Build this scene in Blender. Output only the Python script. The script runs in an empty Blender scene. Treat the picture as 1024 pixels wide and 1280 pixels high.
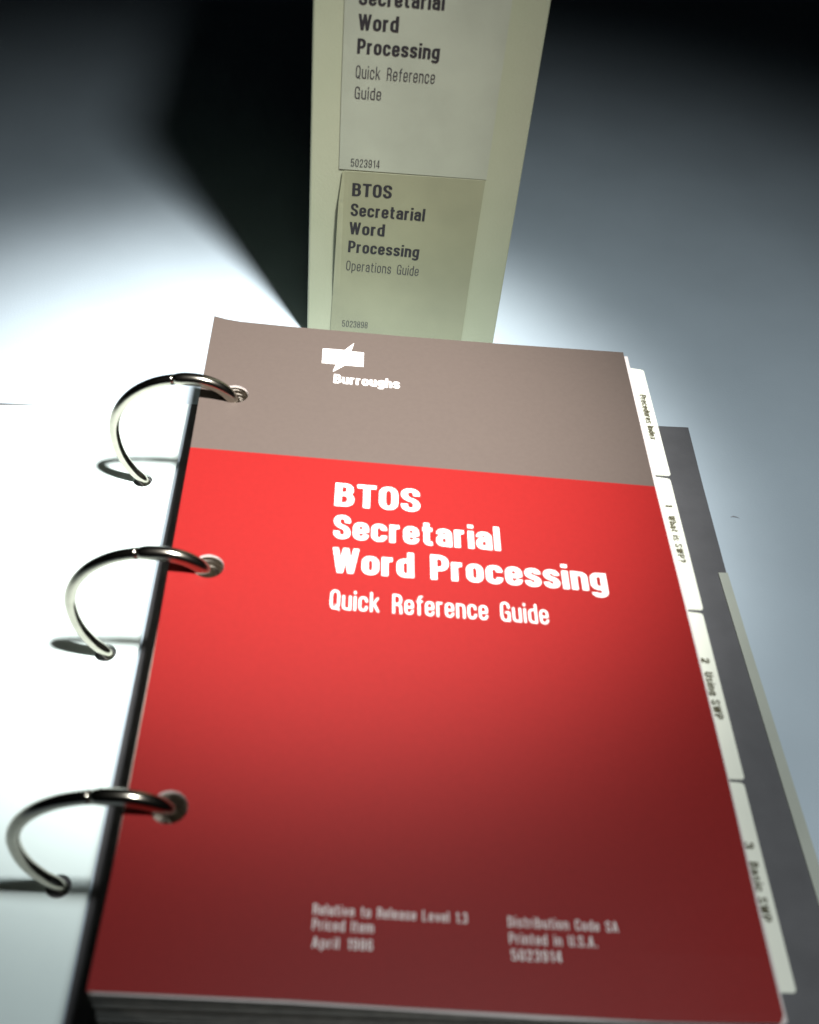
import bpy, bmesh, math, random
from mathutils import Vector, Matrix
random.seed(7)
SC = bpy.context.scene
MM = 0.001                      # every length below is in millimetres, the scene is in metres

# ------------------------------------------------------------------ camera
cam_data = bpy.data.cameras.new('camera')
cam = bpy.data.objects.new('camera', cam_data)
SC.collection.objects.link(cam)
R = ((0.996716318981505, -0.04992985193674919, -0.06374628900205177),
     (-0.007306790556781004, 0.7285845055179418, -0.6849169505355635),
     (0.08064236038037416, 0.6831336825283542, 0.7258272394361701))
M = Matrix(R).to_4x4()
M.translation = Vector((44.0697, -302.6163, 230.1691)) * MM
cam.matrix_world = M
cam_data.sensor_fit = 'VERTICAL'
cam_data.sensor_height = 24
cam_data.lens = 26.2076
cam_data.clip_start = 0.01
cam_data.clip_end = 50
cam_data.dof.use_dof = True
cam_data.dof.focus_distance = 0.42
cam_data.dof.aperture_fstop = 9.6
SC.camera = cam

# ------------------------------------------------------------------ light
w = bpy.data.worlds.new('World'); SC.world = w; w.use_nodes = True
w.node_tree.nodes['Background'].inputs[0].default_value = (0.6, 0.8, 1.0, 1)
w.node_tree.nodes['Background'].inputs[1].default_value = 0.002

LAMP = Vector((163, -166, 560)) * MM
def spot(name, watts, aim, cone, col, loc=LAMP, blend=1.0):
    ld = bpy.data.lights.new(name, 'SPOT')
    ld.energy = watts; ld.color = col
    ld.spot_size = math.radians(cone); ld.spot_blend = blend
    ld.shadow_soft_size = 30 * MM
    o = bpy.data.objects.new(name, ld); o.location = loc
    o.rotation_euler = (Vector(aim) * MM - loc).to_track_quat('-Z', 'Y').to_euler()
    SC.collection.objects.link(o)
spot('lamp_beam', 53, (20, -38, -40), 30.5, (1.0, 0.985, 0.96))      # the reflector's bright core
spot('lamp_spill', 7.6, (95, -180, -40), 89, (0.93, 0.98, 1.0))       # the dim spill around it

SC.view_settings.view_transform = 'Standard'
SC.view_settings.look = 'None'
SC.view_settings.exposure = 0.0
SC.view_settings.gamma = 1.0

# ------------------------------------------------------------------ materials
def mat(name, col, rough=0.6, metal=0.0, spec=0.5, var=0.0, vscale=60, bump=0.0, bscale=900, col2=None, coat=0.0, stretch=None):
    m = bpy.data.materials.new(name); m.use_nodes = True
    nt = m.node_tree; b = nt.nodes['Principled BSDF']
    b.inputs['Base Color'].default_value = (*col, 1)
    b.inputs['Roughness'].default_value = rough
    b.inputs['Metallic'].default_value = metal
    b.inputs['Specular IOR Level'].default_value = spec
    b.inputs['Coat Weight'].default_value = coat
    tc = nt.nodes.new('ShaderNodeTexCoord')
    src = tc.outputs['Object']
    if stretch:
        mp = nt.nodes.new('ShaderNodeMapping'); mp.inputs['Scale'].default_value = stretch
        nt.links.new(src, mp.inputs[0]); src = mp.outputs[0]
    if var:
        n = nt.nodes.new('ShaderNodeTexNoise'); n.inputs['Scale'].default_value = vscale; n.inputs['Detail'].default_value = 6
        nt.links.new(src, n.inputs[0])
        mx = nt.nodes.new('ShaderNodeMix'); mx.data_type = 'RGBA'
        c2 = col2 or tuple(c * (1 - var) for c in col)
        mx.inputs[6].default_value = (*col, 1); mx.inputs[7].default_value = (*c2, 1)
        mr = nt.nodes.new('ShaderNodeMapRange'); mr.inputs[1].default_value = 0.35; mr.inputs[2].default_value = 0.7
        nt.links.new(n.outputs[0], mr.inputs[0]); nt.links.new(mr.outputs[0], mx.inputs[0])
        nt.links.new(mx.outputs[2], b.inputs['Base Color'])
    if bump:
        n = nt.nodes.new('ShaderNodeTexNoise'); n.inputs['Scale'].default_value = bscale; n.inputs['Detail'].default_value = 4
        nt.links.new(src, n.inputs[0])
        bp = nt.nodes.new('ShaderNodeBump'); bp.inputs['Strength'].default_value = bump; bp.inputs['Distance'].default_value = 0.0002
        nt.links.new(n.outputs[0], bp.inputs['Height']); nt.links.new(bp.outputs[0], b.inputs['Normal'])
    return m

MT = {
 'desk': mat('desk_laminate', (0.55, 0.65, 0.72), 0.55, var=0.09, vscale=18, bump=0.25, bscale=1100),
 'paper': mat('white_paper', (0.72, 0.84, 0.82), 0.75, var=0.03, bump=0.1),
 'page_edge': mat('page_edges', (0.62, 0.58, 0.52), 0.85, var=0.35, vscale=300, stretch=(1, 1, 14)),
 'tab': mat('tab_card', (0.84, 0.86, 0.74), 0.55, var=0.04),
 'grey_print': mat('warm_grey_ink', (0.092, 0.070, 0.059), 0.6, var=0.05, vscale=700, bump=0.06, spec=0.3),
 'red_print': mat('red_ink', (0.238, 0.0105, 0.0095), 0.5, var=0.05, vscale=700, bump=0.06, spec=0.2),
 'white_print': mat('white_print', (0.86, 0.84, 0.80), 0.6),
 'card_edge': mat('card_edge', (0.62, 0.56, 0.54), 0.8),
 'board': mat('dark_grey_vinyl', (0.122, 0.122, 0.128), 0.6, var=0.15, vscale=90, bump=0.25, bscale=1800, spec=0.3),
 'strip': mat('grey_cream_strip', (0.46, 0.49, 0.42), 0.6, var=0.06),
 'case': mat('cream_cloth_board', (0.30, 0.32, 0.22), 0.6, var=0.12, vscale=40, col2=(0.28, 0.305, 0.205), bump=0.3, bscale=1200),
 'label_up': mat('upper_label_paper', (0.30, 0.325, 0.25), 0.55, var=0.12, vscale=55, bump=0.15),
 'label_low': mat('lower_label_paper', (0.225, 0.235, 0.145), 0.5, var=0.14, vscale=45, bump=0.15),
 'black_ink': mat('black_ink', (0.012, 0.012, 0.014), 0.6),
 'grey_ink': mat('thin_black_ink', (0.035, 0.035, 0.035), 0.6),
 'tab_ink': mat('tab_ink', (0.10, 0.09, 0.05), 0.6),
 'nickel': mat('nickel_plating', (0.42, 0.39, 0.33), 0.17, metal=1.0, var=0.12, vscale=400),
 'hole': mat('punched_hole_wall', (0.50, 0.44, 0.37), 0.85, var=0.3, vscale=300),
 'speck': mat('brown_fibre', (0.34, 0.35, 0.37), 0.8),
}

# ------------------------------------------------------------------ helpers
def link(o, parent=None):
    SC.collection.objects.link(o)
    if parent: o.parent = parent
    return o

def mesh_obj(name, verts, faces, mats, parent=None, midx=None, smooth=False, scale=MM):
    me = bpy.data.meshes.new(name)
    me.from_pydata([Vector(v) * scale for v in verts], [], faces)
    for m in (mats if isinstance(mats, (list, tuple)) else [mats]): me.materials.append(m)
    if midx: me.polygons.foreach_set('material_index', midx)
    if smooth: me.polygons.foreach_set('use_smooth', [True] * len(me.polygons))
    me.update()
    return link(bpy.data.objects.new(name, me), parent)

def bm_obj(name, bm, mats, parent=None, smooth=False):
    """bmesh in millimetres -> object"""
    for v in bm.verts: v.co *= MM
    me = bpy.data.meshes.new(name); bm.to_mesh(me); bm.free()
    for m in (mats if isinstance(mats, (list, tuple)) else [mats]): me.materials.append(m)
    if smooth: me.polygons.foreach_set('use_smooth', [True] * len(me.polygons))
    return link(bpy.data.objects.new(name, me), parent)

def empty(name, loc, label, cat):
    o = bpy.data.objects.new(name, None); link(o)
    o.empty_display_size = 0.02; o.location = Vector(loc) * MM
    o['label'] = label; o['category'] = cat
    return o

def adopt(parent, o):
    """keep o in place under a parent that stands elsewhere"""
    o.parent = parent
    o.matrix_parent_inverse = Matrix.Translation(-parent.location) if parent.type == 'EMPTY' else Matrix.Identity(4)
    return o

# the cover lies slightly tilted on the thick stack: (u, v, w) = right, down the page, off the page
SB, CA, SA = -0.038, 0.99976, 0.0217
def cover_point(u, v, h=0.0):
    return Vector((u + 0.038 * h, -v * CA - 0.0217 * h, v * SA + u * SB + h))

def fill_shape(outline, holes, th, step=None):
    """flat outline with round holes (2-D, mm), thickness th; returns bmesh, top at z=0"""
    cu = bpy.data.curves.new('tmp', 'CURVE'); cu.dimensions = '2D'; cu.fill_mode = 'BOTH'
    loops = [outline] + [[(cx + r * math.cos(2 * math.pi * k / 28), cy + r * math.sin(2 * math.pi * k / 28)) for k in range(28)] for cx, cy, r in holes]
    for lp in loops:
        sp = cu.splines.new('POLY'); sp.points.add(len(lp) - 1); sp.use_cyclic_u = True
        for p, (x, y) in zip(sp.points, lp): p.co = (x, y, 0, 1)
    cu.extrude = th / 2
    ob = bpy.data.objects.new('tmp', cu); link(ob)
    dg = bpy.context.evaluated_depsgraph_get()
    me = bpy.data.meshes.new_from_object(ob.evaluated_get(dg))
    bpy.data.objects.remove(ob)
    bm = bmesh.new(); bm.from_mesh(me); bpy.data.meshes.remove(me)
    bmesh.ops.remove_doubles(bm, verts=bm.verts, dist=1e-4)
    if step:
        xs = [v.co.x for v in bm.verts]; ys = [v.co.y for v in bm.verts]
        for ax, lo, hi in ((0, min(xs), max(xs)), (1, min(ys), max(ys))):
            t = lo + step
            while t < hi - 0.5:
                co = [0, 0, 0]; no = [0, 0, 0]; co[ax] = t; no[ax] = 1
                bmesh.ops.bisect_plane(bm, geom=bm.verts[:] + bm.edges[:] + bm.faces[:], plane_co=co, plane_no=no)
                t += step
    for v in bm.verts: v.co.z -= th / 2
    return bm

# stroke lettering in the manner of a squarish condensed grotesque: every glyph is a set of centre lines
def glyph(ch, w, t, h):
    b = h / 2; T = 1 - b; x = 0.74; X = x - b; D = -0.24 + b
    S = []; W = w
    def ln(*p): S.append(('p', p, 0, False))
    def rd(*p, r=0.24): S.append(('p', p, r, False))
    def dg(x0, y0, x1, y1, k=1.0): S.append(('d', (x0, y0, x1, y1), k, False))
    def stem(x0, y0=0, y1=1): ln((x0, y0), (x0, y1))
    def bar(x0, x1, y): ln((x0, y), (x1, y))
    if ch in 'O0Q': 
        if ch == '0': W = w * .86
        S.append(('p', ((0, b), (W, b), (W, T), (0, T)), .26, True))
        if ch == 'Q': dg(W * .55, .24, W + t * .35, -.04, .8)
    elif ch == 'B': stem(0); rd((0, T), (w * .93, T), (w * .93, .53), (0, .53), r=.17); rd((0, .53), (w, .53), (w, b), (0, b), r=.2)
    elif ch == 'T': stem(w / 2, 0, T); bar(-t / 2, w + t / 2, T)
    elif ch == 'S': rd((w, .69), (w, T), (0, T), (0, .56), (w, .45), (w, b), (0, b), (0, .31), r=.2)
    elif ch == 'W':
        W = w * 1.75
        for i in range(4): dg(W * i / 4, 1 - i % 2, W * (i + 1) / 4, (i + 1) % 2 and 0 or 1, .86) if i % 2 else dg(W * i / 4, 1, W * (i + 1) / 4, 0, .86)
        S[:] = [('d', (0, 1, W * .25, 0), .88, 0), ('d', (W * .25, 0, W * .5, 1), .88, 0), ('d', (W * .5, 1, W * .75, 0), .88, 0), ('d', (W * .75, 0, W, 1), .88, 0)]
    elif ch == 'P': stem(0); rd((0, T), (w, T), (w, .43), (0, .43), r=.22)
    elif ch == 'R': stem(0); rd((0, T), (w * .96, T), (w * .96, .48), (0, .48), r=.2); rd((w * .3, .48), (w * .92, .46), (w, 0), r=.14)
    elif ch == 'G': rd((w, .68), (w, T), (0, T), (0, b), (w, b), (w, .5)); bar(w * .5, w + t / 2, .5 - b); stem(w, 0, .4)
    elif ch == 'C': rd((w, .66), (w, T), (0, T), (0, b), (w, b), (w, .34))
    elif ch == 'A': W = w * 1.15; dg(0, 0, W / 2, 1); dg(W / 2, 1, W, 0); bar(W * .2, W * .8, .28)
    elif ch == 'L': stem(0); bar(0, w * .95, b)
    elif ch == 'I': W = 0; stem(0)
    elif ch == 'D': stem(0); rd((0, T), (w, T), (w, b), (0, b), r=.28)
    elif ch == 'U': rd((0, 1), (0, b), (w, b), (w, 1))
    elif ch == 'a': W = w = w * .9; rd((0, .52), (0, X), (w, X), (w, 0), r=.16); rd((w, .43), (0, .41), (0, b), (w, b + .02), r=.15)
    elif ch == 'b': W = w = w * .9; stem(0); rd((0, X), (w, X), (w, b), (0, b), r=.18)
    elif ch == 'c': W = w = w * .9; rd((w, .48), (w, X), (0, X), (0, b), (w, b), (w, .25), r=.18)
    elif ch == 'd': W = w = w * .9; stem(w); rd((w, X), (0, X), (0, b), (w, b), r=.18)
    elif ch == 'e': W = w = w * .9; bar(0, w, .37); rd((w, .34), (w, X), (0, X), (0, b), (w, b), (w, .23), r=.18)
    elif ch == 'f': W = w * .6; rd((w * .72, T), (w * .25, T), (w * .25, 0), r=.14); bar(-t * .25, w * .72, X)
    elif ch == 'g': W = w = w * .9; rd((w, x), (w, D), (0, D), (0, D + .1), r=.16); rd((w, X), (0, X), (0, b + .05), (w, b + .05), r=.17)
    elif ch == 'h': W = w = w * .9; stem(0); rd((0, X - .02), (w, X), (w, 0), r=.16)
    elif ch == 'i': W = 0; stem(0, 0, x - .01); stem(0, .87, 1)
    elif ch == 'k': W = w = w * .95; stem(0); dg(t * .2, .26, w * .95, x, .9); dg(w * .38, .44, w, 0, .95)
    elif ch == 'l': W = 0; stem(0)
    elif ch == 'm': w = w * .85; W = 2 * w; stem(0, 0, x); rd((0, X - .02), (w, X), (w, 0), r=.15); rd((w, X - .02), (2 * w, X), (2 * w, 0), r=.15)
    elif ch == 'n': W = w = w * .9; stem(0, 0, x); rd((0, X - .02), (w, X), (w, 0), r=.16)
    elif ch == 'o': W = w = w * .9; S.append(('p', ((0, b), (w, b), (w, X), (0, X)), .19, True))
    elif ch == 'p': W = w = w * .9; stem(0, -.24, x); rd((0, X), (w, X), (w, b), (0, b), r=.18)
    elif ch == 'r': W = w * .5; stem(0, 0, x); rd((0, X - .14), (t * .3, X), (w * .62, X), r=.1)
    elif ch == 's': W = w = w * .85; rd((w, .52), (w, X), (0, X), (0, .42), (w, .33), (w, b), (0, b), (0, .22), r=.15)
    elif ch == 't': W = w * .6; rd((w * .2, .94), (w * .2, b), (w * .72, b), r=.12); bar(-t * .3, w * .72, X)
    elif ch == 'u': W = w = w * .9; rd((0, x), (0, b), (w, b + .02), r=.16); stem(w, 0, x)
    elif ch == 'v': W = w = w * .95; dg(0, x, w / 2, 0, .9); dg(w / 2, 0, w, x, .9)
    elif ch == 'x': W = w = w * .9; dg(0, x, w, 0, .95); dg(0, 0, w, x, .95)
    elif ch == '1': W = w * .45; stem(W, 0, 1); rd((W * .95, .86), (0, .78), r=.02)
    elif ch == '2': W = w = w * .86; rd((0, .68), (0, T), (w, T), (w, .55), (0, .18), (0, 0), r=.2); bar(0, w + t / 2, b)
    elif ch == '3': W = w = w * .86; rd((0, .7), (0, T), (w, T), (w, .53), (w * .35, .53), r=.18); rd((w * .35, .53), (w, .53), (w, b), (0, b), (0, .28), r=.2)
    elif ch == '4': W = w; dg(w * .6, 1, 0, .26, .8); bar(-t * .4, w + t * .4, .25); stem(w * .74)
    elif ch == '5': W = w = w * .86; bar(0, w + t * .3, T); stem(0, .48, T); rd((0, .5), (0, .6), (w, .6), (w, b), (0, b), (0, .26), r=.18)
    elif ch == '6': W = w = w * .86; rd((w, .74), (w, T), (0, T), (0, b), (w, b), (w, .58), (0, .58), r=.18)
    elif ch == '8': W = w = w * .86; S.append(('p', ((0, .53), (w, .53), (w, T), (0, T)), .17, True)); S.append(('p', ((0, b), (w, b), (w, .53), (0, .53)), .19, True))
    elif ch == '9': W = w = w * .86; rd((0, .26), (0, b), (w, b), (w, T), (0, T), (0, .42), (w, .42), r=.18)
    elif ch == '.': W = 0; stem(0, 0, .15)
    elif ch == '?': W = w = w * .86; rd((0, .7), (0, T), (w, T), (w, .52), (w / 2, .42), (w / 2, .26), r=.16); stem(w / 2, 0, .15)
    return S, W

def round_path(p, r, closed):
    p = [Vector(q) for q in p]; n = len(p); out = []
    for i in range(n):
        if not closed and i in (0, n - 1): out.append(p[i]); continue
        a, c, d = p[i - 1], p[i], p[(i + 1) % n]
        la, ld = (a - c).length, (d - c).length
        fa = 0.5 if (closed or i - 1 > 0) else 0.98
        fd = 0.5 if (closed or i + 1 < n - 1) else 0.98
        ra, rd_ = min(r, la * fa), min(r, ld * fd)
        if r == 0 or min(ra, rd_) < 1e-4: out.append(c); continue
        s = c + (a - c).normalized() * ra; e = c + (d - c).normalized() * rd_
        c1 = s.lerp(c, .62); c2 = e.lerp(c, .62)
        for k in range(7):
            u = k / 6
            out.append(s * (1 - u) ** 3 + c1 * 3 * u * (1 - u) ** 2 + c2 * 3 * u * u * (1 - u) + e * u ** 3)
    q = [out[0]]
    for v in out[1:]:
        if (v - q[-1]).length > 1e-4: q.append(v)
    if closed and (q[0] - q[-1]).length < 1e-4: q.pop()
    return q

def text_mesh(txt, width, cap, bold, space=1.0):
    """returns 3-D points (x, y, layer) in mm and faces; left edge 0, baseline 0"""
    w, t, h, gap, sp = {'b': (.37, .195, .15, .09, .44), 'n': (.32, .085, .075, .125, .46), 't': (.34, .14, .12, .13, .36), 's': (.32, .11, .095, .15, .46)}[bold]
    V, F = [], []; x0 = 0; layer = 0
    for ch in txt:
        if ch == ' ': x0 += sp; continue
        S, W = glyph(ch, w, t, h)
        ox = x0 + t / 2
        for kind, P, r, closed in S:
            layer += 1; z = 0.003 * (layer % 9)
            if kind == 'd':
                a, b_, c, d = P; k = t / 2 * (r or 1)
                i = len(V)
                for px, py in ((a - k, b_), (a + k, b_), (c + k, d), (c - k, d)): V.append((ox + px, py, z))
                F.append((i, i + 1, i + 2, i + 3)); continue
            q = round_path(P, r, closed); n = len(q); i = len(V)
            for j in range(n):
                a = q[j - 1] if (closed or j > 0) else q[j]; c = q[(j + 1) % n] if (closed or j < n - 1) else q[j]
                if a == q[j]: t1 = t2 = (c - q[j]).normalized()
                elif c == q[j]: t1 = t2 = (q[j] - a).normalized()
                else: t1 = (q[j] - a).normalized(); t2 = (c - q[j]).normalized()
                n1 = Vector((-t1.y, t1.x)); n2 = Vector((-t2.y, t2.x)); m = (n1 + n2)
                m = m / max(m.length, 1e-6); m = m / max(0.5, m.dot(n1))
                off = Vector((m.x * t / 2, m.y * h / 2))
                V.append((ox + q[j].x - off.x, q[j].y - off.y, z)); V.append((ox + q[j].x + off.x, q[j].y + off.y, z))
            for j in range(n if closed else n - 1):
                k = (j + 1) % n
                F.append((i + 2 * j, i + 2 * k, i + 2 * k + 1, i + 2 * j + 1))
        x0 += W + t + gap
    lo = min(v[0] for v in V); hi = max(v[0] for v in V)
    return [Vector(((v[0] - lo) * width / (hi - lo), v[1] * cap, v[2])) for v in V], F

def lettering(txt, A, B, T, place, m, parent, bold, space=1.0, lift=0.07):
    """A baseline start, B baseline end, T top of first letter, on a surface with 2-D coordinates"""
    A, B, T = Vector(A), Vector(B), Vector(T)
    ex = (B - A); W = ex.length; ex.normalize()
    ey = (T - A); H = ey.length
    ey = Vector((ex.y, -ex.x)) if Vector((ex.y, -ex.x)).dot(ey) > 0 else Vector((-ex.y, ex.x))
    vs, fs = text_mesh(txt, W, H, bold, space)
    pts = []
    for v in vs:
        q = A + ex * v.x + ey * v.y
        pts.append(place(q.x, q.y, lift + v.z))
    return mesh_obj('lettering', pts, fs, m, parent)

# ------------------------------------------------------------------ desk
ZD = -40.0
bm = bmesh.new()
bmesh.ops.create_grid(bm, x_segments=8, y_segments=8, size=1)
for v in bm.verts: v.co = Vector((v.co.x * 1400 + 60, v.co.y * 1100 + 500, ZD))
desk = bm_obj('desk', bm, MT['desk']); desk['kind'] = 'structure'

# ------------------------------------------------------------------ standing slipcase
SY = 43.0
K = (SY + 302.616) / (59.131 + 302.616)
def spine_pt(x, z):      # coordinates measured on the spine -> millimetres on its face
    return (44.07 + (x - 44.07) * K, 230.17 + (z - 230.17) * K)
sx0, sx1 = spine_pt(27.96, 0)[0], spine_pt(27.96 + 75.66, 0)[0]
ZT = 206.0
case = empty('slipcase', ((sx0 + sx1) / 2, SY + 80, ZD), 'tall cream box file standing upright behind the red manual with two printed spine labels', 'box file')
bm = bmesh.new()
bmesh.ops.create_cube(bm, size=1)
for v in bm.verts:
    v.co = Vector(((sx0 + sx1) / 2 + v.co.x * (sx1 - sx0), SY + 82 + v.co.y * 164, (ZD + ZT) / 2 + v.co.z * (ZT - ZD)))
bmesh.ops.bevel(bm, geom=bm.edges[:], offset=0.9, segments=3, affect='EDGES', profile=0.5)
adopt(case, bm_obj('body', bm, MT['case'], smooth=False))

def face_pt(x, z, lift, curl=None):
    X, Z = spine_pt(x, z)
    return Vector((X, SY - lift, Z))

def sheet_on_spine(name, outline, th, m, curl=None):
    bm = fill_shape([spine_pt(*p) for p in outline], [], th, 1.5 if curl else 6)
    for v in bm.verts:
        x, z, h = v.co.x, v.co.y, v.co.z + th
        k = curl(x, z) if curl else 0
        v.co = Vector((x, SY - h - 0.05 - k, z))
    bmesh.ops.recalc_face_normals(bm, faces=bm.faces[:])
    return adopt(case, bm_obj(name, bm, m))

def low_curl(x, z):      # the lower label peels off along its upper left edge
    x0, z1 = spine_pt(40, 22)
    a = max(0, 1 - (x - x0 + 2.6) / 3.6); b = max(0, min(1, (z - (-20)) / 30))
    return 3.2 * a * a * b
up = sheet_on_spine('label', [(38.0, 118), (38.12, 50.7), (38.35, 22.9), (91.2, 22.6), (91.2, 118)], 0.25, MT['label_up'])
up['label'] = 'upper pale grey label for the quick reference guide'
low = sheet_on_spine('label', [(39.6, 22.3), (39.3, 18), (38.6, 10), (38.2, -11), (37.3, -50.2), (90.4, -50.2), (90.5, -11), (90.9, 22.3)], 0.3, MT['label_low'], low_curl)
low['label'] = 'lower olive grey label with its left edge peeling away'

ST = [
('BTOS',(42.6, 89.2),(56.9, 89.3),(42.5, 94.3),'b',0),
('Secretarial',(42.6, 81.0),(69.9, 81.3),(42.4, 85.8),'b',0),
('Word',(42.8, 73.0),(55.83, 73.1),(42.7, 78.1),'b',0),
('Processing',(42.8, 65.2),(69.88, 65.1),(42.7, 70.2),'b',0),
('Quick Reference',(42.7, 56.8),(69.13, 56.8),(42.7, 61.2),'n',0),
('Guide',(42.7, 49.6),(51.6, 49.6),(42.7, 53.9),'n',0),
('5023914',(42.5, 24.3),(52.7, 24.3),(42.5, 27.3),'n',0),
('BTOS',(43.4, 12.5),(57.79, 12.5),(43.4, 17.8),'b',1),
('Secretarial',(43.2, 4.3),(70.5, 4.0),(43.2, 9.5),'b',1),
('Word',(43.0, -3.5),(56.2, -3.6),(43.0, 1.7),'b',1),
('Processing',(42.9, -11.4),(69.75, -12.0),(42.9, -6.3),'b',1),
('Operations Guide',(42.5, -19.6),(70.3, -20.2),(42.5, -15.2),'n',1),
('5023898',(42.0, -46.5),(52.1, -46.7),(42.0, -43.4),'n',1),
]
for t, A, B, T, kind, which in ST:
    o = lettering(t, A, B, T, face_pt, MT['black_ink'] if kind == 'b' else MT['grey_ink'], low if which else up, kind, lift=0.42)

# ------------------------------------------------------------------ ring binder lying open
binder = empty('ring_binder', (80, -110, ZD), 'open three ring binder manual with red and grey cover lying on the white desk', 'ring binder')
def part(o): return adopt(binder, o)

# dark back board and the pale strip along its right edge
bm = fill_shape([(-9.6, -2.1), (60, -1.2), (170.6, 0.3), (170.4, -30), (170.6, -69.8), (171.6, -100), (174.6, -171), (176.8, -226), (-11.8, -226)], [], 1.6)
for v in bm.verts: v.co.z += -38.2
part(bm_obj('back_board', bm, MT['board']))
bm = fill_shape([(167.7, -69.9), (170.75, -69.8), (171.75, -100), (174.75, -171), (176.95, -226.3), (174.2, -226.3), (171.8, -180), (168.8, -100)], [], 0.5)
for v in bm.verts: v.co.z += -37.65
part(bm_obj('edge_strip', bm, MT['strip']))

# left board, hardly showing beyond the pages that cover it
bm = fill_shape([(-13, -5.5), (-58, -7.0), (-62, -5.9), (-75, -6.2), (-150, -11.5), (-150, -234), (-17, -228)], [], 0.9)
for v in bm.verts: v.co.z += -39.0
part(bm_obj('left_board', bm, MT['board']))
# left-hand pages
HY = (-41.86, -111.71, -181.56)
for k in range(3):
    dx = (0, -0.5, -0.2)[k]; dy = (0, -0.9, -1.5)[k]
    bm = fill_shape([(-10.4 + dx, -3.2 + dy), (-150, -16 + dy), (-150 , -228 + dy), (-12.4 + dx * .3, -227 + dy)],
                    [(-20.6 + sx, y, 3.1) for sx, y in zip((0, 0.2, 1.2), HY)], 0.35, 12)
    for v in bm.verts:
        v.co.z += -37.3 - 0.45 * k
    o = part(bm_obj('left_page', bm, MT['paper']))

# rings: a flattened hoop, straight drop through the punched hole on the right
def ring_path():
    P = []
    pts = [(-19.6, -38.6), (-20.8, -36.2), (-23.6, -32.2), (-26.2, -26.0), (-27.4, -19.0), (-27.1, -12.0), (-24.6, -5.2), (-20.2, 0.6), (-14.4, 4.8), (-8.2, 7.0),
           (-2.0, 7.6), (3.4, 6.6), (7.4, 4.2), (10.0, 0.6), (11.2, -4.0), (11.6, -10), (11.4, -20), (10.6, -30), (8.6, -37.6)]
    n = len(pts)
    def cr(a, b, c, d, t):
        return tuple(0.5 * ((2 * b[i]) + (-a[i] + c[i]) * t + (2 * a[i] - 5 * b[i] + 4 * c[i] - d[i]) * t * t + (-a[i] + 3 * b[i] - 3 * c[i] + d[i]) * t ** 3) for i in (0, 1))
    for i in range(n - 1):
        a = pts[max(i - 1, 0)]; b = pts[i]; c = pts[i + 1]; d = pts[min(i + 2, n - 1)]
        for j in range(6): P.append(cr(a, b, c, d, j / 6))
    P.append(pts[-1])
    return P
RP = ring_path()
def tube(path, rad, seg=16):
    vs, fs = [], []
    n = len(path)
    for i, (x, z) in enumerate(path):
        x0, z0 = path[max(i - 1, 0)]; x1, z1 = path[min(i + 1, n - 1)]
        t = Vector((x1 - x0, 0, z1 - z0)).normalized(); nn = Vector((-t.z, 0, t.x)); bb = Vector((0, 1, 0))
        r = rad(i / (n - 1), x, z)
        for k in range(seg):
            a = 2 * math.pi * k / seg
            vs.append(Vector((x, 0, z)) + nn * math.cos(a) * r + bb * math.sin(a) * r)
    for i in range(n - 1):
        for k in range(seg):
            fs.append((i * seg + k, i * seg + (k + 1) % seg, (i + 1) * seg + (k + 1) % seg, (i + 1) * seg + k))
    fs.append(tuple(range(seg))[::-1]); fs.append(tuple((n - 1) * seg + k for k in range(seg)))
    return vs, fs
# left half and right half of each hoop meet at a small joint on top
iL = [i for i, p in enumerate(RP) if p[0] < -6.5 or i < 20]
isplit = max(i for i, p in enumerate(RP) if p[0] < -6.5 and p[1] > 3)
vsL, fsL = tube(RP[:isplit + 1], lambda t, x, z: 1.65)
def rr(t, x, z): return 1.98 if t > 0.04 else 1.65 + 0.33 * t / 0.04
vsR, fsR = tube(RP[isplit:], rr)
nL = len(vsL)
vsA = vsL + vsR; fsA = fsL + [tuple(i + nL for i in f) for f in fsR]
for k, y in enumerate(HY):
    part(mesh_obj('ring', [v + Vector(((0, 0.2, 1.2)[k], y, (-0.3, 0, 0.1)[k])) for v in vsA], fsA, MT['nickel'], smooth=True))

# page stack: bundles of sheets threaded on the rings, each with its punched holes
HOLES = [(10.6, 39.6), (10.7, 110.6), (10.4, 181.4)]
def page_bundle(u0, u1, v0, v1, top, th, extra=None):
    out = [(u0, -v0), (u1, -v0), (u1, -v1), (u0, -v1)] if not extra else extra
    bm = fill_shape(out, [(hu + random.uniform(-.2, .2), -hv + random.uniform(-.2, .2), 4.15) for hu, hv in HOLES], th)
    for v in bm.verts:
        u, vv, h = v.co.x, -v.co.y, v.co.z + top
        v.co = cover_point(u, vv, h)
    return bm
stack = bmesh.new()
top = -0.55
tops = []
while top > -31.0:
    th = random.uniform(0.35, 0.7)
    d = -top
    sh = -0.6 * d / 31 + random.uniform(-0.35, 0.35)
    b = page_bundle(0.9 + sh, 139.3 + sh + random.uniform(-.3, .3), 3.2 + random.uniform(-.4, .4), 221.9 - 0.05 * d + random.uniform(-.35, .35), top, th)
    me = bpy.data.meshes.new('t'); b.to_mesh(me); b.free(); stack.from_mesh(me); bpy.data.meshes.remove(me)
    top -= th + 0.10
o = part(bm_obj('page_stack', stack, [MT['hole']]))
o['kind'] = 'stuff'; o['label'] = 'thick stack of white pages threaded on the rings'

# the first sheet under the cover shows as a pale hairline along two sides
bm = fill_shape([(1.3, -2.9), (60, -3.2), (100, -2.4), (140.4, -1.7), (140.3, -60), (140.75, -150), (141.0, -222.6), (139.3, -223.6), (90, -223.75), (40, -222.4), (1.2, -221.9)],
                [(hu, -hv, 4.0) for hu, hv in HOLES], 0.12, 20)
for v in bm.verts: v.co = cover_point(v.co.x, -v.co.y, v.co.z - 0.42)
part(bm_obj('title_page', bm, MT['card_edge']))

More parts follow.
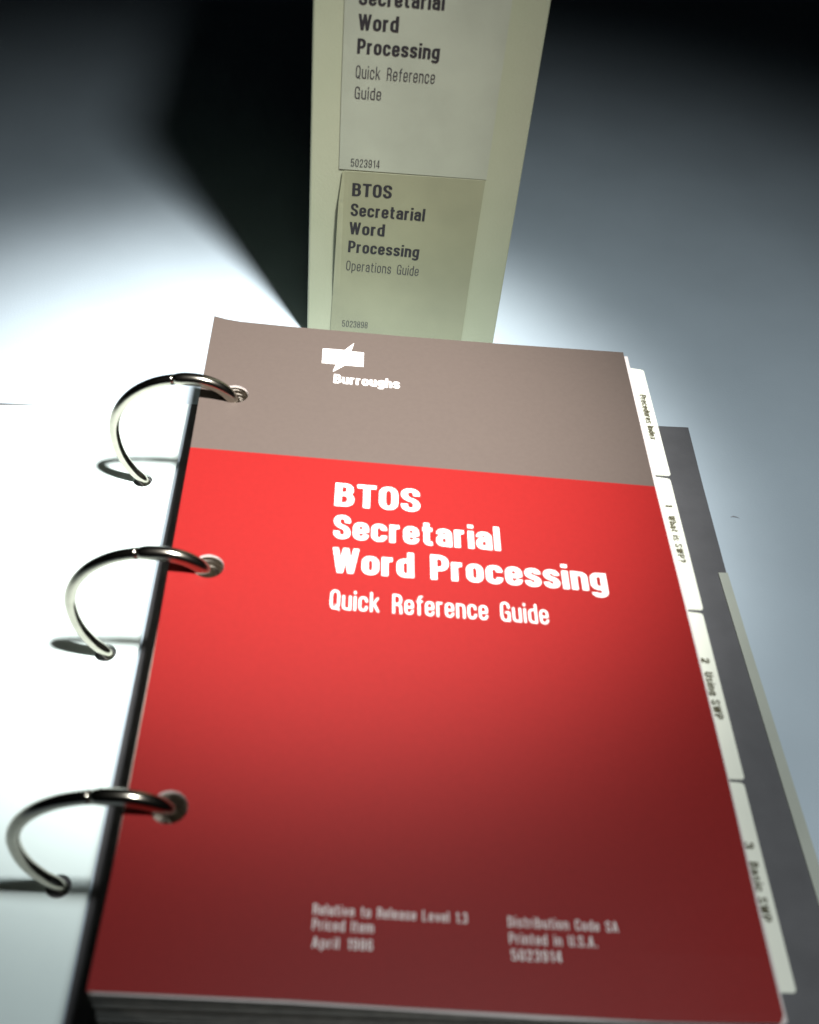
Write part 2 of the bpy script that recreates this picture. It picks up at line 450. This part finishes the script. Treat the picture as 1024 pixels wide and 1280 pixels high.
# tab dividers
TABS = [(5.0, 58.0, -2.6), (58.4, 111.3, -3.1), (111.7, 164.2, -3.6), (164.6, 215.3, -4.1)]
TEXT = [[('Procedures Index', 19.1, 41.6)], [('1', 70.2, 71.2), ('What is SWP?', 75.0, 93.8)], [('2', 127.6, 129.2), ('Using SWP', 132.2, 146.9)], [('3', 180.6, 182.2), ('Basic SWP', 185.6, 199.8)]]
for (v0, v1, h), words in zip(TABS, TEXT):
    r = 0.9
    c = [(146.3 - r + r * math.sin(a), -(v0 + r - r * math.cos(a))) for a in (0, .4, .8, 1.2, math.pi / 2)]
    d = [(146.3 - r + r * math.sin(a), -(v1 - r - r * math.cos(a))) for a in (math.pi / 2, 1.9, 2.3, 2.7, math.pi)]
    out = [(139.6, -v0)] + c + d + [(139.6, -v1), (139.6, -222), (100, -222), (100, -1.0), (139.6, -1.0)]
    bm = fill_shape(out, [], 0.3)
    for v in bm.verts:
        u, vv = v.co.x, -v.co.y
        dip = -0.5 * max(0, (u - 139) / 7) ** 1.5
        if u > 139.7: dip += 0.45 * (vv - v0) / (v1 - v0)
        v.co = cover_point(u, vv, v.co.z + h + dip)
    div = part(bm_obj('tab_divider', bm, MT['tab']))
    for t, a, b in words:
        dd = 0.45 * ((a + b) / 2 - v0) / (v1 - v0)
        place = lambda u, v, l, h=h, dd=dd: cover_point(u, v, h + 0.14 + l - 0.07 - 0.5 * max(0, (u - 139) / 7) ** 1.5 + 0.45 * (v - v0) / (v1 - v0))
        o = lettering(t, (142.5, a), (142.5, b), (144.75, a), place, MT['tab_ink'], div, 't')
        o.matrix_parent_inverse = Matrix.Identity(4)

# front cover
TOP = [(-0.09, 0.56), (4.0, 1.7), (8.5, 2.3), (24.4, 2.6), (61.9, 2.3), (100.1, 1.4), (138.98, 0.04)]
RIGHT = [(139.16, 65.0), (139.8, 114.3), (140.3, 163.3), (140.1, 197.6), (139.9, 221.6), (138.9, 223.4)]
BOT = [(113.0, 223.5), (61.2, 222.5), (39.0, 221.9), (0.17, 221.6)]
LEFT = [(0.75, 197.0), (0.97, 175.2), (0.92, 143.3), (0.58, 113.6), (0.27, 65.6), (-0.02, 36.2)]
bm = fill_shape([(u, -v) for u, v in TOP + RIGHT + BOT + LEFT], [(hu, -hv, 4.1) for hu, hv in HOLES], 0.4, 14)
co = [139.16, -65.0, 0]
bmesh.ops.bisect_plane(bm, geom=bm.verts[:] + bm.edges[:] + bm.faces[:], plane_co=(60, -65.6, 0), plane_no=(0.006, 1, 0))
bm.faces.ensure_lookup_table(); bm.normal_update()
for f in bm.faces:
    c = f.calc_center_median()
    if abs(f.normal.z) < 0.5 or c.z < -0.2: f.material_index = 2
    else: f.material_index = 0 if -c.y < 65.6 + 0.006 * (c.x - 60) * 1 else 1
def cover_wave(u, v):
    k = 0.9 * max(0, (u - 118) / 22) * max(0, (v - 200) / 23)       # the lower right corner lifts a little
    return k
for v in bm.verts:
    u, vv, h = v.co.x, -v.co.y, v.co.z
    v.co = cover_point(u, vv, h + cover_wave(u, vv))
cover = part(bm_obj('front_cover', bm, [MT['grey_print'], MT['red_print'], MT['card_edge']]))
cover['label'] = 'front cover sheet, warm grey band above bright red'

def cover_place(u, v, lift): return cover_point(u, v, lift)
CT = [
('Burroughs',(40.6, 30.1),(61.7, 30.15),(40.6, 25.7),'b'),
('BTOS',(43.0, 84.6),(67.4, 84.65),(43.0, 75.4),'b'),
('Secretarial',(43.1, 97.2),(89.8, 97.3),(43.1, 88.2),'b'),
('Word Processing',(43.2, 109.6),(118.8, 109.7),(43.2, 100.7),'b'),
('Quick Reference Guide',(43.2, 122.3),(101.05, 122.5),(43.2, 115.8),'n'),
('Relative to Release Level 1.3',(43.07, 204.3),(75.5, 204.9),(43.0, 201.95),'s'),
('Priced Item',(43.1, 207.6),(55.7, 207.8),(43.05, 205.2),'s'),
('April 1986',(43.15, 211.3),(55.55, 211.5),(43.1, 209.0),'s'),
('Distribution Code SA',(84.2, 205.2),(107.9, 205.4),(84.2, 202.85),'s'),
('Printed in U.S.A.',(84.2, 208.8),(102.9, 208.9),(84.2, 206.45),'s'),
('5023914',(84.4, 212.3),(94.98, 212.35),(84.4, 209.95),'s'),
]
for t, A, B, T, bold in CT:
    o = lettering(t, A, B, T, cover_place, MT['white_print'], cover, bold, lift=0.05)
EM = [(36.5, 12.9), (43.6, 12.8), (46.6, 8.6), (45.7, 13.2), (49.9, 13.2), (49.9, 20.6), (43.9, 20.7), (40.2, 24.6), (41.0, 20.5), (36.5, 20.5)]
bm = fill_shape([(u, -v) for u, v in EM], [], 0.02)
for v in bm.verts: v.co = cover_point(v.co.x, -v.co.y, v.co.z + 0.06)
bm_obj('emblem', bm, MT['white_print'], cover)

# ------------------------------------------------------------------ speck on the desk
path = [(178.0, 0.0), (179.0, 0.3), (180.1, 0.1), (181.2, -0.3)]
vs, fs = [], []
for i, (x, dy) in enumerate(path):
    r = (0.08, 0.22, 0.18, 0.06)[i]
    for k in range(6):
        a = k * math.pi / 3
        vs.append((x, -42.6 + dy + r * math.cos(a), ZD + r + r * math.sin(a)))
for i in range(3):
    for k in range(6): fs.append((i * 6 + k, i * 6 + (k + 1) % 6, i * 6 + 6 + (k + 1) % 6, i * 6 + 6 + k))
sp = mesh_obj('crumb', vs, fs, MT['speck'])
sp['label'] = 'tiny brown crumb on the bare desk to the right of the binder'; sp['category'] = 'crumb'

# children of meshes that were re-parented keep their place (their vertices are in scene coordinates)
bpy.context.view_layer.update()
